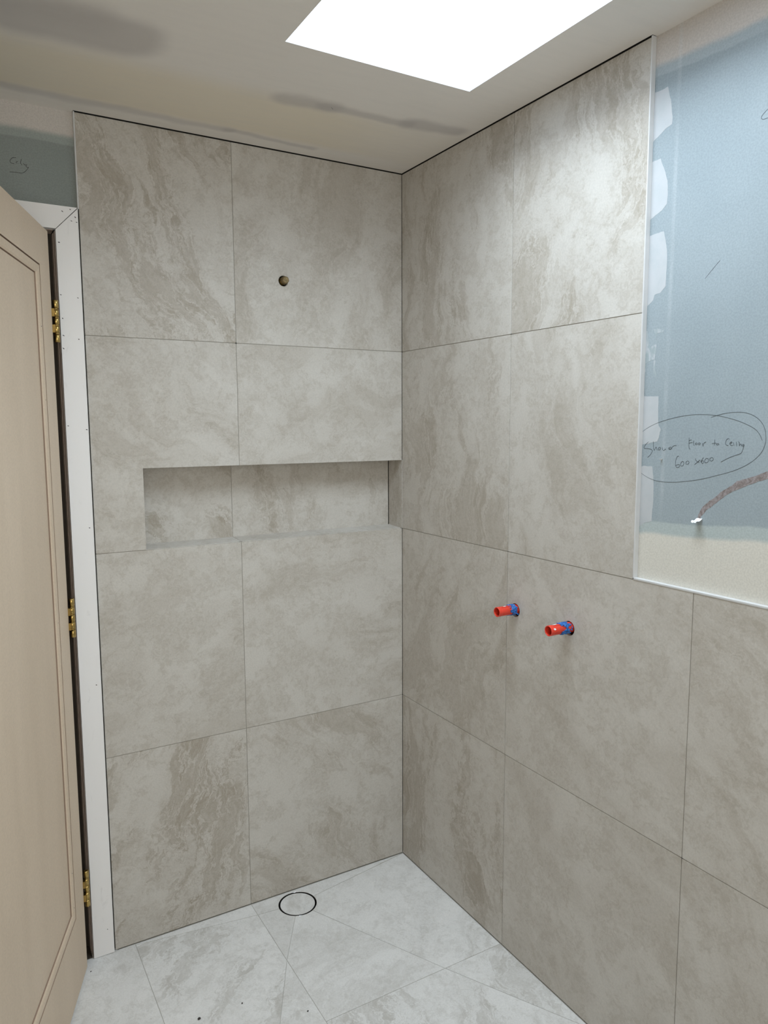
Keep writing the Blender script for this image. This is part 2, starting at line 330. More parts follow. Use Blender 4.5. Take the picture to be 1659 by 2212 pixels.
def smear_compound(name):
    k = NT(name); co = k.objco()
    n = k.noise(co, 26, 6, 0.6, 0.4)
    c = k.mix(k.step(n, 0.35, 0.72, 0.0, 0.35), (0.51, 0.53, 0.55), (0.40, 0.455, 0.475))
    return k.done(c, 0.7, 0, 0.3)
M['compound'] = smear_compound('joint_compound')

def thin_compound(name):
    k = NT(name); co = k.objco()
    n = k.noise(k.vmath('MULTIPLY', co, (1, 1.0, 0.35)), 75, 7, 0.7, 0.8)
    c = k.mix(k.step(n, 0.42, 0.60), (0.34, 0.40, 0.42), (0.48, 0.51, 0.535))
    return k.done(c, 0.7, 0, 0.3)
M['thin_compound'] = thin_compound('scraped_joint_compound')

def torn(name):
    k = NT(name); co = k.objco()
    n = k.noise(co, 90, 8, 0.7, 1.2)
    c = k.mix(k.step(n, 0.35, 0.68), (0.20, 0.165, 0.155), (0.36, 0.33, 0.335))
    k.bump(n, 0.5, 0.001)
    return k.done(c, 0.9, 0, 0.2)
M['torn'] = torn('torn_brown_paper')

def plasterboard(name, low=True, axis=1):
    """Green moisture board; cream joint compound along the ceiling (and along the tile ledge)."""
    k = NT(name); co = k.objco(); s = k.sep(co)
    grain = k.noise(co, 260, 3, 0.6)
    cloud = k.noise(co, 5, 4, 0.5)
    wob = k.math('MULTIPLY', k.math('SUBTRACT', k.noise(co, 9, 4, 0.5), 0.5), 0.016)
    z = k.math('ADD', s[2], wob)
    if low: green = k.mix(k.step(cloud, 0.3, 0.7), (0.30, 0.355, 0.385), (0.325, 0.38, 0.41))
    else: green = k.mix(k.step(cloud, 0.3, 0.7), (0.245, 0.275, 0.265), (0.265, 0.295, 0.285))  # same board made darker and greyer; the left side's shade is in the colour
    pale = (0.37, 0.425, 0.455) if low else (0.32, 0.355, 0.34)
    cream = (0.585, 0.545, 0.51)
    t = k.math('SUBTRACT', k.math('MULTIPLY', s[axis], -1.0), 1.01)
    if low:
        zt = k.math('ADD', z, k.math('MULTIPLY', t, 0.055))
        zl = k.math('SUBTRACT', z, k.math('MULTIPLY', t, 0.06))
    else:
        zt = z; zl = z
    c = k.mix(k.step(zt, 2.287, 2.292), green, pale)
    c = k.mix(k.step(zt, 2.303, 2.321), c, cream)
    if low:
        # pale streak where a stud joint was skimmed
        sy = k.math('ADD', s[1], k.math('MULTIPLY', k.math('SUBTRACT', s[2], 1.3), 0.004))
        streak = k.math('MULTIPLY', k.step(sy, -1.082, -1.076), k.math('SUBTRACT', 1.0, k.step(sy, -1.074, -1.066)))
        streak = k.math('MULTIPLY', streak, k.step(k.noise(k.vmath('MULTIPLY', co, (1, 1, 0.5)), 14, 5), 0.38, 0.68, 0.15, 0.75))
        c = k.mix(k.math('MULTIPLY', streak, 0.35), c, (0.62, 0.66, 0.68))
        c = k.mix(k.math('SUBTRACT', 1.0, k.step(zl, 1.330, 1.336)), c, (0.43, 0.49, 0.49))
        c = k.mix(k.math('SUBTRACT', 1.0, k.step(zl, 1.300, 1.312)), c, (0.66, 0.64, 0.58))
    c = k.vmath('SCALE', c, scale=k.step(grain, 0.3, 0.7, 0.93, 1.07))
    k.bump(grain, 0.15, 0.0006)
    return k.done(c, 0.62, 0, 0.35)
M['board_right'] = plasterboard('green_plasterboard_right', True)
M['board_left'] = plasterboard('green_plasterboard_left_shaded', False, 0)

def ceiling_mat():
    k = NT('skimmed_plaster_ceiling'); co = k.objco(); s = k.sep(co)
    warp = k.vmath('SCALE', k.vmath('SUBTRACT', k.noise(co, 7, 4, 0.5, out='Color'), (0.5, 0.5, 0.5)), scale=0.05)
    q = k.vmath('MULTIPLY', k.vmath('ADD', co, warp), (1, 1, 0))
    def seg(a, b, r0, r1, amt):
        A = Vector((*a, 0)); B = Vector((*b, 0)); D = B-A
        ap = k.vmath('SUBTRACT', q, tuple(A))
        h = k.math('DIVIDE', k.vmath('DOT_PRODUCT', ap, tuple(D)), D.length_squared, clamp=True)
        near = k.vmath('SCALE', tuple(D), scale=h)
        d = k.vmath('LENGTH', k.vmath('SUBTRACT', ap, near))
        return k.math('MULTIPLY', k.step(d, r0, r1, 1.0, 0.0), amt)
    cream = (0.76, 0.69, 0.57); grey = (0.78, 0.74, 0.69); comp = (0.45, 0.42, 0.40)
    band = k.math('MULTIPLY', k.step(s[1], -0.40, -0.28), k.math('SUBTRACT', 1.0, k.step(s[1], -0.115, -0.06)))
    band = k.math('MULTIPLY', band, k.step(s[0], -0.05, -0.45, 0.25, 1.0))
    c = k.mix(band, grey, cream)
    marks = [seg((-0.56, -0.345), (-0.43, -0.352), 0.010, 0.050, 0.55), seg((-0.45, -0.350), (-0.20, -0.362), 0.006, 0.030, 0.55),
             seg((-0.20, -0.366), (-0.06, -0.378), 0.012, 0.048, 0.6),
             seg((-1.9, -0.088), (-0.62, -0.070), 0.004, 0.030, 0.42), seg((-0.62, -0.070), (-0.36, -0.060), 0.003, 0.022, 0.45),
             seg((-1.9, -0.40), (-0.97, -0.455), 0.05, 0.115, 0.62), seg((-1.8, -0.56), (-1.05, -0.50), 0.02, 0.10, 0.35)]
    for m in marks: c = k.mix(m, c, comp)
    sc = k.math('MULTIPLY', k.step(k.noise(k.vmath('MULTIPLY', co, (1, 6, 1)), 9, 6), 0.4, 0.7), 0.10)
    c = k.mix(sc, c, (0.62, 0.60, 0.57))
    k.bump(k.noise(co, 120, 4), 0.06, 0.001)
    return k.done(c, 0.8, 0, 0.3)
M['ceiling'] = ceiling_mat()

def painted_architrave():
    k = NT('white_primed_architrave'); co = k.objco()
    sc = k.noise(k.vmath('MULTIPLY', co, (3, 1, 1)), 14, 8, 0.72, 1.0)
    c = k.mix(k.step(sc, 0.58, 0.80, 0, 0.42), (0.88, 0.87, 0.87), (0.58, 0.56, 0.56))
    s2 = k.noise(k.vmath('MULTIPLY', co, (5, 1, 1.2)), 30, 5, 0.7, 2.0)
    c = k.mix(k.step(s2, 0.70, 0.76, 0, 0.35), c, (0.34, 0.33, 0.34))
    return k.done(c, 0.5, 0, 0.4)
M['architrave'] = painted_architrave()

def door_mat():
    k = NT('tan_primed_door'); co = k.objco()
    st = k.noise(k.vmath('MULTIPLY', co, (5, 5, 0.8)), 1.6, 3, 0.5)
    sp = k.noise(co, 210, 3, 0.6)
    c = k.mix(k.step(st, 0.3, 0.7), (0.66, 0.535, 0.405), (0.71, 0.58, 0.445))
    c = k.vmath('SCALE', c, scale=k.step(sp, 0.3, 0.7, 0.96, 1.04))
    return k.done(c, 0.5, 0, 0.4)
M['door'] = door_mat()

def glass_mat():
    k = NT('skylight_glass')
    tr = k.node('ShaderNodeBsdfTransparent'); tr.inputs[0].default_value = (0.94, 0.97, 0.97, 1)
    gl = k.node('ShaderNodeBsdfGlossy'); gl.inputs['Roughness'].default_value = 0.02
    mx = k.node('ShaderNodeMixShader'); mx.inputs[0].default_value = 0.07
    k.t.links.new(tr.outputs[0], mx.inputs[1]); k.t.links.new(gl.outputs[0], mx.inputs[2])
    k.t.links.new(mx.outputs[0], k.n['Material Output'].inputs['Surface'])
    return k.m
M['glass'] = glass_mat()

# ------------------------------------------------------------------ room measures
H = 2.374            # ceiling underside
TOP = 2.3708         # top edge of the tiling
XA = -1.0062         # left end of the tiling on wall_left
JA = -0.5825         # vertical joint on wall_left
JB = -0.5670         # first vertical joint on wall_right
EB = -1.0130         # end of the full-height tiling on wall_right
R1, R2, R3 = 0.600, 1.1985, 1.7990      # tile courses
RX0, RY0 = -2.45, -3.0                   # far sides of the room (behind the camera)
NX0, NZ0, NZ1, ND = -0.8690, 1.1985, 1.4345, 0.090   # niche
g = 0.0010

def st(angle_deg, strength, seed=None):
    return (random.random() if seed is None else seed, (angle_deg % 360)/360.0, strength, 1.0)

# ------------------------------------------------------------------ wall_left
wall_left = empty('wall_left')
tag(wall_left, 'travertine tiled wall with long recessed niche beside the door', 'wall', 'structure')
HOLE_A = (-0.4268, 1.9936, 0.0158)
bm = bmesh.new()
slab(bm, rect(XA, JA-g, R3+g, TOP), MAP_A, 0, 0.010, style=st(-24, 0.85, 0.13))
slab(bm, rect(JA+g, -0.0015, R3+g, TOP), MAP_A, 0, 0.010, [circle2(*HOLE_A, 40)], style=st(12, 0.40, 0.77))
slab(bm, [(XA, R2+g), (NX0, R2+g), (NX0, NZ1), (JA-g, NZ1), (JA-g, R3-g), (XA, R3-g)], MAP_A, 0, 0.010, style=st(-60, 0.42, 0.36))
slab(bm, rect(JA+g, -0.0015, NZ1, R3-g), MAP_A, 0, 0.010, style=st(75, 0.30, 0.61))
slab(bm, rect(XA, JA-g, R1+g, R2-g), MAP_A, 0, 0.010, style=st(55, 0.25, 0.28))
slab(bm, rect(JA+g, -0.0015, R1+g, R2-g), MAP_A, 0, 0.010, style=st(80, 0.32, 0.91))
slab(bm, rect(XA, JA-g, 0.003, R1-g), MAP_A, 0, 0.010, style=st(22, 1.0, 0.52))
slab(bm, rect(JA+g, -0.0015, 0.003, R1-g), MAP_A, 0, 0.010, style=st(-38, 0.60, 0.07))
link('wall_tiles', bm, M['wall_tile'], wall_left)
bm = bmesh.new()   # niche lining: back, sill, head and two cheeks
slab(bm, rect(NX0-0.01, -0.5790-g, NZ0, NZ1), MAP_A, ND, ND+0.01, style=st(-50, 0.95, 0.44))
slab(bm, rect(-0.5790+g, -0.0042, NZ0, NZ1), MAP_A, ND, ND+0.01, style=st(-10, 0.75, 0.83))
for u0, u1, sd in ((NX0, -0.5790-0.0006, 0.2), (-0.5790+0.0006, -0.0015, 0.66)):
    fs = slab(bm, [(u0, 0.0102), (u1, 0.0102), (u1, ND-0.0003), (u0, ND-0.0003)], lambda u, v, d: (u, v, NZ0-d+v*0.045), 0, 0.008, style=st(80, 0.3, sd))
    slab(bm, [(u0, 0.0102), (u1, 0.0102), (u1, ND-0.0003), (u0, ND-0.0003)], lambda u, v, d: (u, v, NZ1+0.0005+d), 0, 0.008, style=st(80, 0.3, sd+0.1))
slab(bm, [(0.0, NZ0), (ND-0.0003, NZ0+0.0035), (ND-0.0003, NZ1), (0.0, NZ1)], lambda u, v, d: (-0.0015+d, u, v), 0, 0.008, style=st(0, 0.5, 0.31))
slab(bm, [(0.0102, NZ0), (ND-0.0003, NZ0), (ND-0.0003, NZ1), (0.0102, NZ1)], lambda u, v, d: (NX0-d, u, v), 0, 0.008, style=st(0, 0.5, 0.71))
link('niche_lining', bm, M['wall_tile'], wall_left)
bm = bmesh.new()   # grout in the joints
for r in (rect(JA-0.004, JA+0.004, NZ1, TOP),           rect(XA+0.001, -0.001, R3-0.004, R3+0.004), rect(XA+0.001, NX0, R2-0.004, R2+0.004), rect(NX0, JA, R2-0.006, R2-0.0014),
          rect(XA+0.001, -0.001, R1-0.004, R1+0.004)):
    slab(bm, r, MAP_A, 0.0012, 0.009)
slab(bm, rect(JA-0.004, JA+0.004, 0.004, R2), MAP_A, 0.0013, 0.009)
slab(bm, rect(-0.5790-0.004, -0.5790+0.004, NZ0, NZ1), MAP_A, ND+0.001, ND+0.009)
link('grout', bm, M['grout'], wall_left)
bm = bmesh.new()   # membrane behind the tiles, cut away for niche
slab(bm, [(-1.060, -0.01), (0.03, -0.01), (0.03, NZ0-0.012), (NX0-0.012, NZ0-0.012), (NX0-0.012, NZ1+0.012), (0.03, NZ1+0.012), (0.03, H+0.03), (-1.0065, H+0.03), (-1.0065, 2.1265), (-1.060, 2.050)],
     MAP_A, 0.0120, 0.03, [circle2(HOLE_A[0], HOLE_A[1], 0.0170, 40)])
slab(bm, rect(NX0-0.03, 0.03, NZ0-0.03, NZ1+0.03), MAP_A, ND+0.011, ND+0.03)
slab(bm, circle2(HOLE_A[0], HOLE_A[1], 0.03, 24), MAP_A, 0.055, 0.06)
for q_ in ((NX0-0.03, 0.05, 0.029, ND+0.03, NZ0-0.04, NZ0-0.012), (NX0-0.03, 0.05, 0.029, ND+0.03, NZ1+0.012, NZ1+0.04), (0.008, 0.05, -0.0, ND+0.03, NZ0-0.02, NZ1+0.02), (NX0-0.04, NX0-0.011, 0.029, ND+0.03, NZ0-0.02, NZ1+0.02)):
    box(bm, *q_)
link('membrane', bm, M['membrane'], wall_left)
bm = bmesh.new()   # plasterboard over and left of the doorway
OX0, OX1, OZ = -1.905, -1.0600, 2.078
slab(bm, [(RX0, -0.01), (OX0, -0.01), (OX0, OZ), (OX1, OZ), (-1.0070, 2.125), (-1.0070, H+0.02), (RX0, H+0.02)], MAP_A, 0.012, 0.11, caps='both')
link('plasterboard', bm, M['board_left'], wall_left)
bm = bmesh.new()
for s_ in PEN_LEFT: ribbon(bm, s_, 0.0011, MAP_A, 0.01185, 0.0125)
link('handwriting', bm, M['ink_dark'], wall_left)

# ------------------------------------------------------------------ wall_right
wall_right = empty('wall_right')
tag(wall_right, 'tiled wall with green plasterboard panel marked with pen notes', 'wall', 'structure')
PIPES = [(-0.6027, 1.0372), (-0.8135, 1.0352)]
JC, JD, LOWTOP = -1.1765, -1.7765, 1.1985
bm = bmesh.new()
sB = [st(6, 0.75, 0.21), st(-14, 0.80, 0.58), st(4, 0.70, 0.87), st(20, 0.35, 0.40), st(-30, 0.50, 0.15), st(65, 0.16, 0.95), st(-6, 0.85, 0.49), st(60, 0.14, 0.74)]
for i, (z0, z1) in enumerate(((R3+g, TOP), (R2+g, R3-g))):
    slab(bm, rect(JB+g, -0.0008, z0, z1), MAP_B, 0, 0.010, style=sB[i*2])
    slab(bm, rect(EB, JB-g, z0, z1), MAP_B, 0, 0.010, style=sB[i*2+1])
slab(bm, rect(JB+g, -0.0008, R1+g, R2-g), MAP_B, 0, 0.010, style=sB[4])
slab(bm, rect(JC+g, JB-g, R1+g, LOWTOP-g), MAP_B, 0, 0.010, [circle2(y, z, 0.0190, 40) for y, z in PIPES], style=sB[5])
slab(bm, rect(JB+g, -0.0008, 0.003, R1-g), MAP_B, 0, 0.010, style=sB[6])
slab(bm, rect(JC+g, JB-g, 0.003, R1-g), MAP_B, 0, 0.010, style=sB[7])
for a, b in ((JD, JC), (JD-0.6, JD), (RY0, JD-0.6)):
    slab(bm, rect(a+g, b-g, R1+g, LOWTOP-g), MAP_B, 0, 0.010, style=st(55, 0.35))
    slab(bm, rect(a+g, b-g, 0.003, R1-g), MAP_B, 0, 0.010, style=st(35, 0.25))
link('wall_tiles', bm, M['wall_tile'], wall_right)
bm = bmesh.new()
for r in (rect(JB-0.004, JB+0.004, 0.004, TOP), rect(EB, -0.001, R3-0.004, R3+0.004), rect(-1.02, -0.001, R2-0.0055, R2+0.004),
          rect(RY0, -0.001, R1-0.004, R1+0.004), rect(JC-0.004, JC+0.004, 0.004, LOWTOP-0.002), rect(JD-0.004, JD+0.004, 0.004, LOWTOP-0.002)):
    slab(bm, r, MAP_B, 0.0014, 0.009)
link('grout', bm, M['grout'], wall_right)
bm = bmesh.new()
slab(bm, [(0.03, -0.01), (0.03, H+0.03), (EB-0.001, H+0.03), (EB-0.001, LOWTOP-0.006), (RY0, LOWTOP-0.006), (RY0, -0.01)], MAP_B, 0.0105, 0.03,
     [circle2(y, z, 0.0200, 40) for y, z in PIPES])
slab(bm, rect(-1.0, -0.45, 0.9, 1.15), MAP_B, 0.07, 0.08)
link('membrane', bm, M['membrane'], wall_right)
bm = bmesh.new()
slab(bm, rect(RY0, EB-0.001, 1.19, H+0.02), MAP_B, 0.012, 0.05)
link('plasterboard', bm, M['board_right'], wall_right)
bm = bmesh.new()
for i, s_ in enumerate(PEN_RIGHT): ribbon(bm, s_, 0.0007 if i < 2 else (0.0009 if i < len(PEN_RIGHT)-1 else 0.0004), MAP_B, 0.01165, 0.0125)
link('handwriting', bm, M['pen'], wall_right)

def rough_outline(poly, amp, n=5):
    out = []
    for i in range(len(poly)):
        a = Vector(poly[i]); b = Vector(poly[(i+1) % len(poly)])
        for k in range(n):
            p = a.lerp(b, k/n)
            out.append((p.x+random.uniform(-amp, amp), p.y+random.uniform(-amp, amp)))
    return out
for i, p_ in enumerate(PATCHES):
    bm = bmesh.new()
    pts = [(min(a, EB-0.0015), b) for a, b in p_]
    pp = []
    for q_ in pts:
        if not pp or (Vector(q_)-Vector(pp[-1])).length > 1e-4: pp.append(q_)
    slab(bm, rough_outline(pp, 0.0005, 4), MAP_B, 0.01180, 0.0125)
    link('plaster_patch', bm, M['thin_compound' if i in (3, 4, 5) else 'compound'], wall_right)
bm = bmesh.new()
tp = [(-1.50, 1.505)] + [(-1.40, 1.488)] + TORN + [(-1.40, 1.467), (-1.50, 1.480)]
slab(bm, rough_outline(tp, 0.0006, 4), MAP_B, 0.01178, 0.0125)
link('torn_paper_strip', bm, M['torn'], wall_right)
bm = bmesh.new()   # curled end of the torn strip: bends out from the board
nseg = 5
rows = []
for k in range(nseg+1):
    t = k/nseg
    xo = 0.0118-0.020*math.sin(t*1.25); zo = 1.3562-0.0085*t-0.002*math.sin(t*6)
    wdt = 0.0085-0.0022*t
    rows.append([(xo, -1.1725+wdt*s_, zo+0.0010*math.cos(5*s_+t*3)) for s_ in (-1, -0.4, 0.2, 0.75)])
for off in (0, 0.0005):
    vs = [[bm.verts.new((p[0]-off, p[1], p[2]+off)) for p in r] for r in rows]
    for i in range(nseg):
        for j in range(3): bm.faces.new((vs[i][j], vs[i][j+1], vs[i+1][j+1], vs[i+1][j]))
link('curled_paper_end', bm, M['paper'], wall_right)
bm = bmesh.new()   # small lifted chip under the notes
a = [bm.verts.new(p) for p in ((0.0118, -1.0745, 1.4790), (0.004, -1.0705, 1.4775), (0.0116, -1.0690, 1.4745), (0.0118, -1.0725, 1.4765))]
bm.faces.new((a[0], a[1], a[3])); bm.faces.new((a[1], a[2], a[3])); bm.faces.new((a[0], a[1], a[2]))
link('paper_chip', bm, M['paper'], wall_right)

# unseen sides of the room
bm = bmesh.new()
box(bm, RX0, 0.0, RY0-0.1, RY0, -0.02, WZ0); box(bm, RX0, 0.0, RY0-0.1, RY0, WZ1, H+0.02)
box(bm, RX0, WX0, RY0-0.1, RY0, WZ0, WZ1); box(bm, WX1, 0.0, RY0-0.1, RY0, WZ0, WZ1)
tag(link('wall_back', bm, M['room']), 'plain plastered wall behind the viewer', 'wall', 'structure')
bm = bmesh.new()
box(bm, RX0-0.1, RX0, RY0-0.1, 0.012, -0.02, H+0.02)
tag(link('wall_side', bm, M['room']), 'plain plastered wall at the far left behind the door', 'wall', 'structure')
bm = bmesh.new()
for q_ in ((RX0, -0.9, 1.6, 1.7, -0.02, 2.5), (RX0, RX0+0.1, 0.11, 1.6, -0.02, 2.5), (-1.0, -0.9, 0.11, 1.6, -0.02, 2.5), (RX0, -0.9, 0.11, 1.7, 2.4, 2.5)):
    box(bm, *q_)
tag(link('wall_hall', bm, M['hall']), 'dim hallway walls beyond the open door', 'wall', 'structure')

# ------------------------------------------------------------------ floor
DR = (-0.4499, -0.0742)
pa, pb, pc, pd, pe = (JA, -0.0612), (0.0, 0.0), (-0.2022, -0.56), (JA, -0.299), (-0.0, -0.930)
FLOOR = [([DR, pa, (JA, -0.0012), (-0.004, -0.0012)], st(80, .3, .10)), ([DR, (-0.0012, -0.003), (-0.0012, -0.56), pc], st(40, .55, .34)),
         ([DR, pc, (JA, -0.56), pd], st(70, .30, .62)), ([DR, pd, pa], st(20, .2, .81)),
         ([pa, (-0.95, -0.006), (-0.95, -0.0012), (JA, -0.0012)], st(80, .3, .05)),
         ([(-0.95, -0.006), pa, pd, (-0.95, -1.01)], st(50, .9, .47)), ([pd, (JA, -1.16), (-0.95, -1.16), (-0.95, -1.01)], st(50, .5, .48)),
         ([pc, (-0.0012, -0.56), (-0.0012, -0.930)], st(12, .75, .70)), ([pc, (-0.0012, -0.930), (-0.0012, -1.16), (JA, -1.16), (JA, -0.56)], st(8, .9, .71))]
rest = [(-1.55, -0.95, -0.60, 0.0), (-1.55, -0.95, -1.16, -0.60), (RX0, -1.55, -0.6, 0.0), (RX0, -1.55, -1.16, -0.6), (RX0, -1.0, 0.0, 1.65)]
for yy in ((-1.76, -1.16), (-2.36, -1.76), (RY0, -2.36)):
    for xx in ((JA, 0.0), (-1.18, JA), (-1.78, -1.18), (RX0, -1.78)): rest.append((*xx, *yy))
for r in rest: FLOOR.append(([(r[0], r[2]), (r[1], r[2]), (r[1], r[3]), (r[0], r[3])], st(random.uniform(0, 90), .45)))
bm = bmesh.new()
for poly, sty in FLOOR: slab(bm, inset_convex(poly, 0.0009), MAP_F, 0, 0.009, style=sty, caps='both')
floor = link('floor', bm, M['floor_tile'])
tag(floor, 'pale grey travertine floor tiles cut diagonally around the drain', 'floor', 'structure')
bmc = bmesh.new()
rg = lathe(bmc, [(0.0626, -0.05), (0.0626, 0.02)], 72, 'Z', (DR[0], DR[1], 0))
bmc.faces.new(rg[0]); bmc.faces.new(rg[1])
cutter = link('cutter', bmc, M['black'])
md = floor.modifiers.new('hole', 'BOOLEAN'); md.operation = 'DIFFERENCE'; md.solver = 'EXACT'; md.object = cutter
dg = bpy.context.evaluated_depsgraph_get(); dg.update()
newm = bpy.data.meshes.new_from_object(floor.evaluated_get(dg), preserve_all_data_layers=True, depsgraph=dg)
floor.modifiers.clear(); floor.data = newm
bpy.data.objects.remove(cutter)
bm = bmesh.new()
slab(bm, rect(RX0, 0.02, RY0, 1.65), MAP_F, 0.0012, 0.0085, [circle2(DR[0], DR[1], 0.0628, 60)])
link('grout', bm, M['floor_grout'], floor)
bm = bmesh.new()
box(bm, RX0, 0.05, RY0, 1.65, -0.12, -0.06)
link('screed', bm, M['membrane'], floor)

# ------------------------------------------------------------------ ceiling with skylight shaft
bm = bmesh.new()
slab(bm, [(RX0-0.1, RY0-0.1), (0.08, RY0-0.1), (0.08, EB-0.004), (-0.0022, EB-0.004), (-0.0022, -0.0022), (XA-0.004, -0.0022), (XA-0.004, 0.115), (RX0-0.1, 0.115)], lambda u, v, d: (u, v, d), H, H+0.012, [rect(SKX0-0.0005, SKX1+0.0005, SKY0-0.0005, SKY1+0.0005)], caps='both')
ceiling = link('ceiling', bm, M['ceiling'])
tag(ceiling, 'warm grey plastered ceiling with smudged joint compound', 'ceiling', 'structure')
bm = bmesh.new()   # black boxes added above the shadow gap to keep light out
z0_, z1_ = H+0.0125, H+0.06
for q_ in ((XA-0.05, 0.10, -0.06, 0.13, z1_, z1_+0.01), (XA-0.05, -0.05, -0.06, -0.05, z0_, z1_), (XA-0.05, 0.10, 0.12, 0.13, z0_-0.03, z1_), (XA-0.05, XA-0.04, -0.06, 0.13, z0_, z1_),
           (-0.06, 0.10, EB-0.05, -0.06, z1_, z1_+0.01), (-0.06, -0.05, EB-0.05, -0.06, z0_, z1_), (0.09, 0.10, EB-0.05, 0.13, z0_-0.03, z1_), (-0.06, 0.10, EB-0.05, EB-0.04, z0_, z1_)):
    box(bm, *q_)
link('shadow_gap_blocker', bm, M['black'], ceiling)
bm = bmesh.new()
t_ = 0.03
box(bm, SKX0-t_, SKX0, SKY0-t_, SKY1+t_, H+0.0002, SKZ); box(bm, SKX1, SKX1+t_, SKY0-t_, SKY1+t_, H+0.0002, SKZ)
box(bm, SKX0, SKX1, SKY0-t_, SKY0, H+0.0002, SKZ); box(bm, SKX0, SKX1, SKY1, SKY1+t_, H+0.0002, SKZ)
link('skylight_shaft', bm, M['plaster'], ceiling)
bm = bmesh.new()
f_ = 0.03
box(bm, SKX0, SKX0+f_, SKY0, SKY1, SKZ, SKZ+0.05); box(bm, SKX1-f_, SKX1, SKY0, SKY1, SKZ, SKZ+0.05)
box(bm, SKX0+f_, SKX1-f_, SKY0, SKY0+f_, SKZ, SKZ+0.05); box(bm, SKX0+f_, SKX1-f_, SKY1-f_, SKY1, SKZ, SKZ+0.05)
window_1 = link('window_1', bm, M['white_trim'])
tag(window_1, 'skylight window frame at the top of the white shaft', 'window', 'structure')
bm = bmesh.new(); box(bm, SKX0+f_, SKX1-f_, SKY0+f_, SKY1-f_, SKZ+0.02, SKZ+0.026)
link('pane', bm, M['glass'], window_1)
bm = bmesh.new()
box(bm, WX0, WX0+f_, RY0-0.07, RY0-0.03, WZ0, WZ1); box(bm, WX1-f_, WX1, RY0-0.07, RY0-0.03, WZ0, WZ1)
box(bm, WX0+f_, WX1-f_, RY0-0.07, RY0-0.03, WZ0, WZ0+f_); box(bm, WX0+f_, WX1-f_, RY0-0.07, RY0-0.03, WZ1-f_, WZ1)
added_window = link('added_window', bm, M['white_trim'])  # made-up window, gives the fill lamp an opening
tag(added_window, 'white framed window added unseen behind the viewer for fill light', 'window', 'structure')
bm = bmesh.new(); box(bm, WX0+f_, WX1-f_, RY0-0.053, RY0-0.048, WZ0+f_, WZ1-f_)
link('pane', bm, M['glass'], added_window)

bm = bmesh.new()
ribbon(bm, [(-0.432, -0.352), (-0.4225, -0.3435)], 0.0014, lambda u, v, d: (u, v, d), H-0.0002, H+0.001)
link('pencil_tick', bm, M['ink_dark'], ceiling)

# ------------------------------------------------------------------ trims
bm = bmesh.new()   # vertical L edge strip beside the green board on wall_right
box(bm, -0.0012, 0.0118, EB-0.0036, EB-0.0004, LOWTOP+0.0005, H-0.0005, 0.0004)
trim_1 = tag(link('trim_1', bm, M['white_trim']), 'white vertical metal edge strip between the tiles and green plasterboard', 'tile trim', 'structure')
bm = bmesh.new()
box(bm, -0.0012, 0.0118, RY0, EB-0.0004, LOWTOP+0.0005, LOWTOP+0.0042, 0.0004)
box(bm, -0.0006, 0.004, RY0, EB-0.0006, LOWTOP-0.0008, LOWTOP+0.0005)
trim_2 = tag(link('trim_2', bm, M['white_trim']), 'white horizontal metal edge strip capping the lower tiles on the right', 'tile trim', 'structure')
bm = bmesh.new()
box(bm, XA-0.0036, XA-0.0003, -0.0010, 0.0118, 2.1275, TOP+0.002, 0.0004)
trim_3 = tag(link('trim_3', bm, M['white_trim']), 'thin white edge strip at the top left of the tiling above the door casing', 'tile trim', 'structure')

AX0, AX1, AF = -1.0678, -1.0105, -0.006      # architrave
AZ0, AZ1 = 2.0690, 2.1280
bm = bmesh.new()
slab(bm, [(AX0, 0.0015), (AX1, 0.0015), (AX1, AZ1-0.0022), (AX0, AZ0-0.0025)], MAP_A, AF, 0.0118, caps='both')
bmesh.ops.remove_doubles(bm, verts=bm.verts[:], dist=1e-6)
trim_4 = link('trim_4', bm, M['architrave'])
tag(trim_4, 'white primed upright door casing with nail marks beside the tiles', 'door casing', 'structure')
bm = bmesh.new()
slab(bm, [(OX0-0.05, AZ0), (AX0+0.0005, AZ0), (AX1-0.0005, AZ1), (OX0-0.05, AZ1)], MAP_A, AF, 0.0118, caps='both')
bmesh.ops.remove_doubles(bm, verts=bm.verts[:], dist=1e-6)
trim_5 = link('trim_5', bm, M['architrave'])
tag(trim_5, 'white primed door head casing mitred above the door', 'door casing', 'structure')
def nail_marks(pts, parent):
    bm = bmesh.new()
    for x, z in pts:
        a = random.uniform(-0.9, -0.2); L_, W_ = random.uniform(0.0017, 0.0028), random.uniform(0.0009, 0.0013)
        ol = []
        for k in range(10):
            t = 2*PI*k/10; p, q = L_*math.cos(t)*random.uniform(.8, 1.1), W_*math.sin(t)*random.uniform(.8, 1.1)
            ol.append((x+p*math.cos(a)-q*math.sin(a), z+p*math.sin(a)+q*math.cos(a)))
        slab(bm, ol, MAP_A, AF-0.0003, AF+0.001)
    link('nail_marks', bm, M['ink_dark'], parent)
nail_marks(NAILS[:15], trim_4); nail_marks(NAILS[15:], trim_5)
bm = bmesh.new()   # jamb lining: two stepped strips, upright and head
box(bm, -1.0692, -1.0610, 0.0122, 0.0560, 0.0, AZ0-0.0030, 0.0006)
box(bm, -1.0712, -1.0612, 0.0300, 0.0565, 0.0, AZ0-0.0050, 0.0006)
box(bm, OX0, -1.0720, 0.0122, 0.0560, AZ0-0.0022, AZ0+0.008, 0.0006)
box(bm, OX0, OX0+0.02, 0.0122, 0.1080, 0.0, AZ0-0.003, 0.0006)
trim_6 = tag(link('trim_6', bm, M['timber']), 'unpainted timber jamb lining inside the doorway', 'door frame', 'structure')
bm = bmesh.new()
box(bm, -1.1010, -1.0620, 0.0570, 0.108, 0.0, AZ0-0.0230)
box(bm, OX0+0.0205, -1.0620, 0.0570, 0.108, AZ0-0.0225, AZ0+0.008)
link('door_stop', bm, M['gap_shade'], trim_6)  # stop coloured near-black so the gap beside the door looks shaded
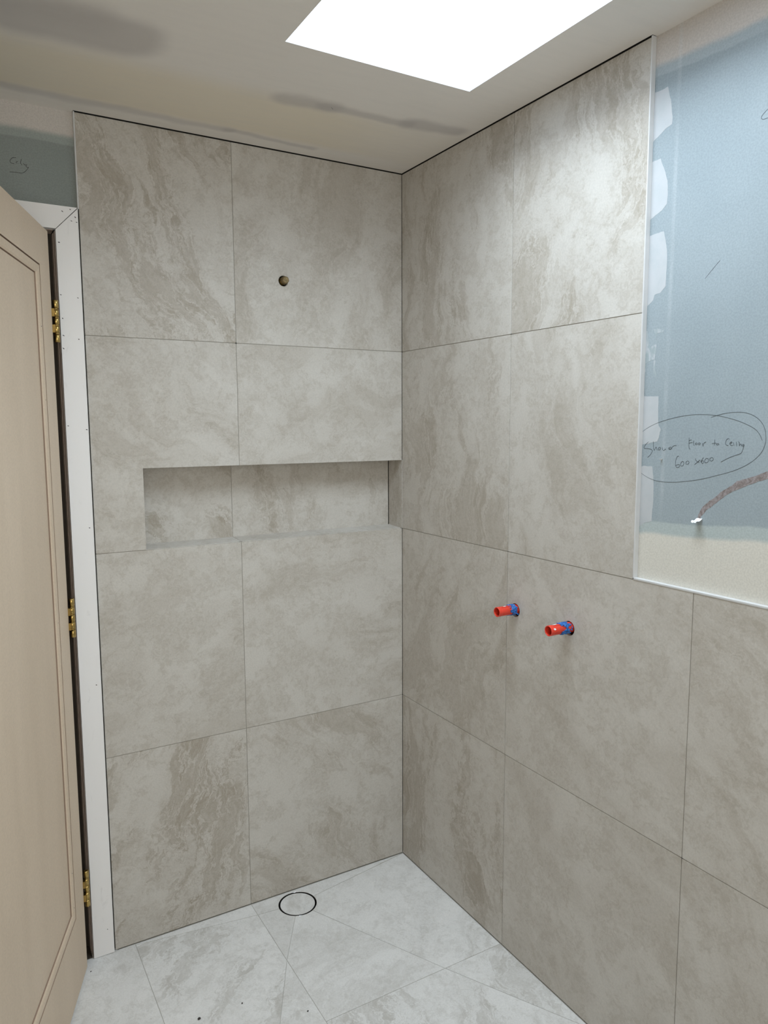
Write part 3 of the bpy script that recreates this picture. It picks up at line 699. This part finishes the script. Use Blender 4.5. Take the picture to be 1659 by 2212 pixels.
bm = bmesh.new()
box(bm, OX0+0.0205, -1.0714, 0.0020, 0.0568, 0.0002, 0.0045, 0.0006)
link('gap_shade_strip', bm, M['gap_shade'], trim_6)  # dark strip added over the doorway floor as painted shade

# ------------------------------------------------------------------ door (opens into the room by 70 degrees)
door = empty('door_1', (-1.0915, -0.0385, 0.0), (0, 0, math.atan2(-0.9397, -0.3420)))
tag(door, 'tan primed panel door standing open on brass hinges', 'door', 'structure')
DW, D0, D1, DT = 0.80, 0.009, 2.0515, 0.036
# local x runs from the hinge edge to the free edge; the room face looks to local +y
PX0, PX1, PZ0, PZ1 = 0.0925, DW-0.0925, 0.2200, 1.9515
bm = bmesh.new()
box(bm, 0, PX0, -DT, 0, D0, D1); box(bm, PX1, DW, -DT, 0, D0, D1)
box(bm, PX0, PX1, -DT, 0, D0, PZ0); box(bm, PX0, PX1, -DT, 0, PZ1, D1)
link('door_leaf', bm, M['door'], door)
bm = bmesh.new()
box(bm, PX0-0.001, PX1+0.001, -DT+0.008, -0.0120, PZ0-0.001, PZ1+0.001)
box(bm, PX0+0.0254, PX1-0.0254, -0.0122, -0.0082, PZ0+0.0254, PZ1-0.0254)
link('door_panel', bm, M['door'], door)
bm = bmesh.new()   # moulding: mitred frame swept around the panel
prof = [(0.0, -0.0005), (0.0003, -0.0065), (0.0026, -0.0065), (0.0030, -0.0015), (0.0050, -0.0004), (0.012, -0.0008), (0.0195, -0.0028), (0.0235, -0.0055), (0.0240, -0.0105), (0.0252, -0.0105), (0.0255, -0.0080)]
cs = [(PX0, PZ0, 1, 1), (PX1, PZ0, -1, 1), (PX1, PZ1, -1, -1), (PX0, PZ1, 1, -1)]
rings = [[bm.verts.new((cx+sx*o_, y_, cz+sz*o_)) for o_, y_ in prof] for cx, cz, sx, sz in cs]
for i in range(4):
    a, b = rings[i], rings[(i+1) % 4]
    for j in range(len(prof)-1):
        f = bm.faces.new((a[j], a[j+1], b[j+1], b[j])); f.material_index = 1 if j in (0, 1, 2, 7, 8, 9) else 0
link('panel_moulding', bm, [M['door'], M['raw_mdf']], door)
bm = bmesh.new()
for x_, z_ in ((0.105, 1.80), (0.104, 1.62), (0.104, 1.05), (0.105, 0.36), (0.104, 0.26)):
    slab(bm, [(x_+0.0012*math.cos(k*PI/4), z_+0.0012*math.sin(k*PI/4)) for k in range(8)], lambda u, v, d: (u, d, v), -0.0006, -0.003)
link('pin_holes', bm, M['ink_dark'], door)
for zc in (1.828, 1.032, 0.238):
    # hinge axis lies between leaf and jamb, expressed in door space
    w2 = Matrix.Rotation(-door.rotation_euler.z, 3, 'Z') @ (Vector((-1.0800, -0.0250, 0))-Vector(door.location))
    hx, hy = w2.x, w2.y
    bm = bmesh.new()
    box(bm, 0.0-0.001, 0.001, -0.032, 0.0, zc-0.05, zc+0.05)
    for a0, a1 in ((zc+0.0105, zc+0.0305), (zc-0.0305, zc-0.0105)):
        box(bm, min(hx, 0.0), 0.0015, min(hy, 0.0)-0.0005, max(hy, 0.0)+0.0005 if hy < 0 else hy, a0, a1)
    h_ = link('hinge', bm, M['brass'], door)
    bm = bmesh.new()
    kn = [(zc+0.054, zc+0.034), (zc+0.033, zc+0.0295), (zc+0.0290, zc+0.0125), (zc+0.0120, zc+0.0085), (zc+0.0080, zc-0.0080), (zc-0.0085, zc-0.0120), (zc-0.0125, zc-0.0290), (zc-0.0295, zc-0.033), (zc-0.034, zc-0.054)]
    for i, (a0, a1) in enumerate(kn):
        r_ = 0.0072 if i % 2 == 0 else 0.0066
        rg = lathe(bm, [(0.0, a0), (r_-0.0008, a0), (r_, a0-0.0006), (r_, a1+0.0006), (r_-0.0008, a1), (0.0, a1)], 24, 'Z', (hx, hy, 0))
    bmesh.ops.remove_doubles(bm, verts=bm.verts[:], dist=1e-6)
    kk = link('knuckle', bm, M['brass'], h_)
    for p in kk.data.polygons: p.use_smooth = abs(p.normal.z) < 0.5

# ------------------------------------------------------------------ floor drain
drain = empty('floor_drain', (DR[0], DR[1], 0))
tag(drain, 'round floor drain with tile insert at the foot of the left wall', 'drain')
bm = bmesh.new()
lathe(bm, [(0.0617, -0.0012), (0.0617, 0.0001), (0.0619, 0.0004), (0.0623, 0.0004), (0.0625, 0.0001), (0.0625, -0.0012)], 72)
link('drain_ring', bm, M['chrome'], drain, True)
bm = bmesh.new()
rg = lathe(bm, [(0.0625, -0.0013), (0.0616, -0.0012), (0.0616, -0.031), (0.0575, -0.031)], 72); bm.faces.new(rg[-1])
link('drain_body', bm, M['black'], drain)
bm = bmesh.new()
slab(bm, circle2(DR[0], DR[1], 0.0560, 72), lambda u, v, d: (u-DR[0], v-DR[1], -d), 0.0002, 0.012, style=st(30, .5, .93))
link('tile_insert', bm, M['floor_tile'], drain)
bm = bmesh.new()
lathe(bm, [(0.0562, -0.028), (0.0562, -0.0008), (0.0566, -0.0008), (0.0566, -0.028)], 72)
link('insert_tray', bm, M['black'], drain, True)

# ------------------------------------------------------------------ shower outlet plug on wall_left
plug = empty('pipe_plug', (HOLE_A[0], 0.0, HOLE_A[1]))
tag(plug, 'dull brass hexagonal plug in a round hole high on the left tiled wall', 'pipe plug')
bm = bmesh.new()
rg = lathe(bm, [(0.0, -0.0186), (0.0085, -0.0186), (0.0102, -0.0172), (0.0110, -0.0150), (0.0112, -0.0050), (0.0100, -0.0035), (0.0, -0.0035)], 48, 'Y', (0.0010, 0, 0.0006),
           rmod=lambda a, h: 1.0 if h < -0.018 else 0.97+0.05*abs(math.cos(3*a+0.3)))
bmesh.ops.remove_doubles(bm, verts=bm.verts[:], dist=1e-6)
link('hex_cap', bm, M['dark_brass'], plug)
bm = bmesh.new()
pr = [(0.0, -0.0034)]
for k in range(14): pr += [(0.0118 if k % 2 else 0.0108, -0.0034+k*0.0042)]
lathe(bm, pr+[(0.0, 0.055)], 40, 'Y'); bmesh.ops.remove_doubles(bm, verts=bm.verts[:], dist=1e-6)
tag(link('threaded_stub', bm, M['brass'], plug), 'brighter brass threaded pipe stub')

# ------------------------------------------------------------------ red pipe sleeves on wall_right
def sleeve(y, z, L, label, seed, mask):
    rnd = random.Random(seed)
    root = empty('pipe_sleeve', (0, y, z+0.003))
    tag(root, label, 'pipe sleeve', group='red pipe sleeves on the right wall')
    bm = bmesh.new()
    def rib(a, h): 
        d = min(abs(((a-c+PI) % (2*PI))-PI) for c in (0.5, 2.07, 3.64, 5.21))
        return 1.0-(0.10 if d < 0.07 else 0.0)*(1.0 if -L+0.012 < h else 0.0)
    lathe(bm, [(0.0133, 0.05), (0.0133, -L+0.013), (0.0133, -L+0.0115), (0.0136, -L+0.010), (0.0136, -L+0.0006), (0.0131, -L)], 96, 'X', rmod=rib)
    lathe(bm, [(0.0131, -L), (0.0118, -L), (0.0114, -L+0.0006), (0.0111, -L+0.030), (0.0, -L+0.032)], 96, 'X')
    bmesh.ops.remove_doubles(bm, verts=bm.verts[:], dist=1e-5)
    s_ = link('sleeve', bm, M['red'], root)
    bm = bmesh.new()
    NU, NV = 34, 110
    x0, x1 = mask['x']
    ph = [rnd.uniform(0, 6.28) for _ in range(6)]
    def keep(u, a):
        q = Vector((u*2.2+ph[0], math.cos(a)*1.3+ph[1], math.sin(a)*1.3+ph[2]))
        f = 2.4*mnoise.noise(q)+1.2*mnoise.noise(q*3.1)+0.5
        edge = min(u, 1-u)*4
        return f+edge > mask['thr']
    def P(i, j, r):
        a = 2*PI*j/NV; h = x0+(x1-x0)*i/NU
        rr = r+(0.0022*mnoise.noise(Vector((h*260, math.cos(a)*3.2, math.sin(a)*3.2+ph[3])))+0.0010*mnoise.noise(Vector((h*700, math.cos(a)*9, math.sin(a)*9))) if r > 0.014 else 0)
        return (h, rr*math.cos(a), rr*math.sin(a))
    grid = {}
    def V(i, j, r, key):
        kk = (i, j % NV, key)
        if kk not in grid: grid[kk] = bm.verts.new(P(i, j % NV, r))
        return grid[kk]
    cells = {(i, j) for i in range(NU) for j in range(NV) if keep((i+.5)/NU, 2*PI*(j+.5)/NV)}
    for i, j in cells:
        bm.faces.new((V(i, j, 0.0152, 1), V(i, j+1, 0.0152, 1), V(i+1, j+1, 0.0152, 1), V(i+1, j, 0.0152, 1)))
        for (di, dj, c1, c2) in ((-1, 0, (i, j), (i, j+1)), (1, 0, (i+1, j), (i+1, j+1)), (0, -1, (i, j), (i+1, j)), (0, 1, (i, j+1), (i+1, j+1))):
            if (i+di, (j+dj) % NV) not in cells:
                bm.faces.new((V(*c1, 0.0152, 1), V(*c2, 0.0152, 1), V(*c2, 0.0131, 0), V(*c1, 0.0131, 0)))
    link('blue_sealant', bm, M['blue'], root, True)
    bm = bmesh.new()   # little white smears on top and at the rim
    for (h, a, l_, w_) in mask['white']:
        pts = [(h+l_*math.cos(t)*rnd.uniform(.45, 1.2), a+w_*math.sin(t)*rnd.uniform(.7, 1.1)) for t in [2*PI*k/13 for k in range(13)]]
        vs = [bm.verts.new((p, 0.01385*math.cos(q), 0.01385*math.sin(q))) for p, q in pts]
        bm.faces.new(vs)
    link('white_smear', bm, M['chalk'], root)
    return root
# angle 0 points to +y, pi/2 points up, pi points to the viewer's side (-y)
s1 = sleeve(PIPES[0][0], PIPES[0][1], 0.066, 'red pipe sleeve with blue sealant, nearer the corner and overlapping the vertical tile joint', 3, dict(x=(-0.0280, -0.002), thr=1.05, white=[(-0.040, 1.75, 0.006, 0.14)]))
s2 = sleeve(PIPES[1][0], PIPES[1][1], 0.071, 'red pipe sleeve with blue sealant and white chip on its mouth, farther from the corner', 12, dict(x=(-0.0360, -0.002), thr=0.85, white=[(-0.060, 2.7, 0.0050, 0.20), (-0.05, 1.6, 0.008, 0.15), (-0.028, 1.8, 0.005, 0.2)]))
bm = bmesh.new()
def strip(bm, pts, w, th):
    L_ = []
    for i, p in enumerate(pts):
        p = Vector(p); L_.append([bm.verts.new(p+Vector(o_)) for o_ in ((0, -w/2, -th/2), (0, w/2, -th/2), (0, w/2, th/2), (0, -w/2, th/2))])
    for i in range(len(L_)-1):
        for k in range(4): bm.faces.new((L_[i][k], L_[i][(k+1) % 4], L_[i+1][(k+1) % 4], L_[i+1][k]))
    bm.faces.new(L_[0]); bm.faces.new(L_[-1][::-1])
strip(bm, [(-0.022, -0.0135, -0.002), (-0.014, -0.0150, -0.005), (-0.006, -0.0155, -0.0085), (-0.0015, -0.0150, -0.0115)], 0.003, 0.0042)
link('tape_tail', bm, M['blue'], s1)

# ------------------------------------------------------------------ crumbs of dark grit on the floor
def crumb(x, y, r, label, seed):
    rnd = random.Random(seed)
    bm = bmesh.new()
    bmesh.ops.create_icosphere(bm, subdivisions=2, radius=r)
    for v in bm.verts:
        v.co *= rnd.uniform(0.75, 1.15); v.co.z *= 0.6; v.co.y *= 0.8
    zm = min(v.co.z for v in bm.verts)
    for v in bm.verts: v.co.z -= zm
    o = link('grit_crumb', bm, M['grit'])
    o.location = (x, y, 0.0)
    tag(o, label, 'crumb', group='dark grit crumbs on the floor')
crumb(-0.8677, -0.3835, 0.0042, 'largest dark grit crumb on the pale floor tile', 1)
crumb(-0.7515, -0.3895, 0.0022, 'small dark grit crumb in the middle of the veined floor tile', 2)
crumb(-0.6094, -0.5049, 0.0024, 'small dark grit crumb nearest the floor joint, rightmost one', 3)
crumb(-1.0850, -0.0550, 0.0020, 'tiny dark grit crumb beside the foot of the door casing', 4)
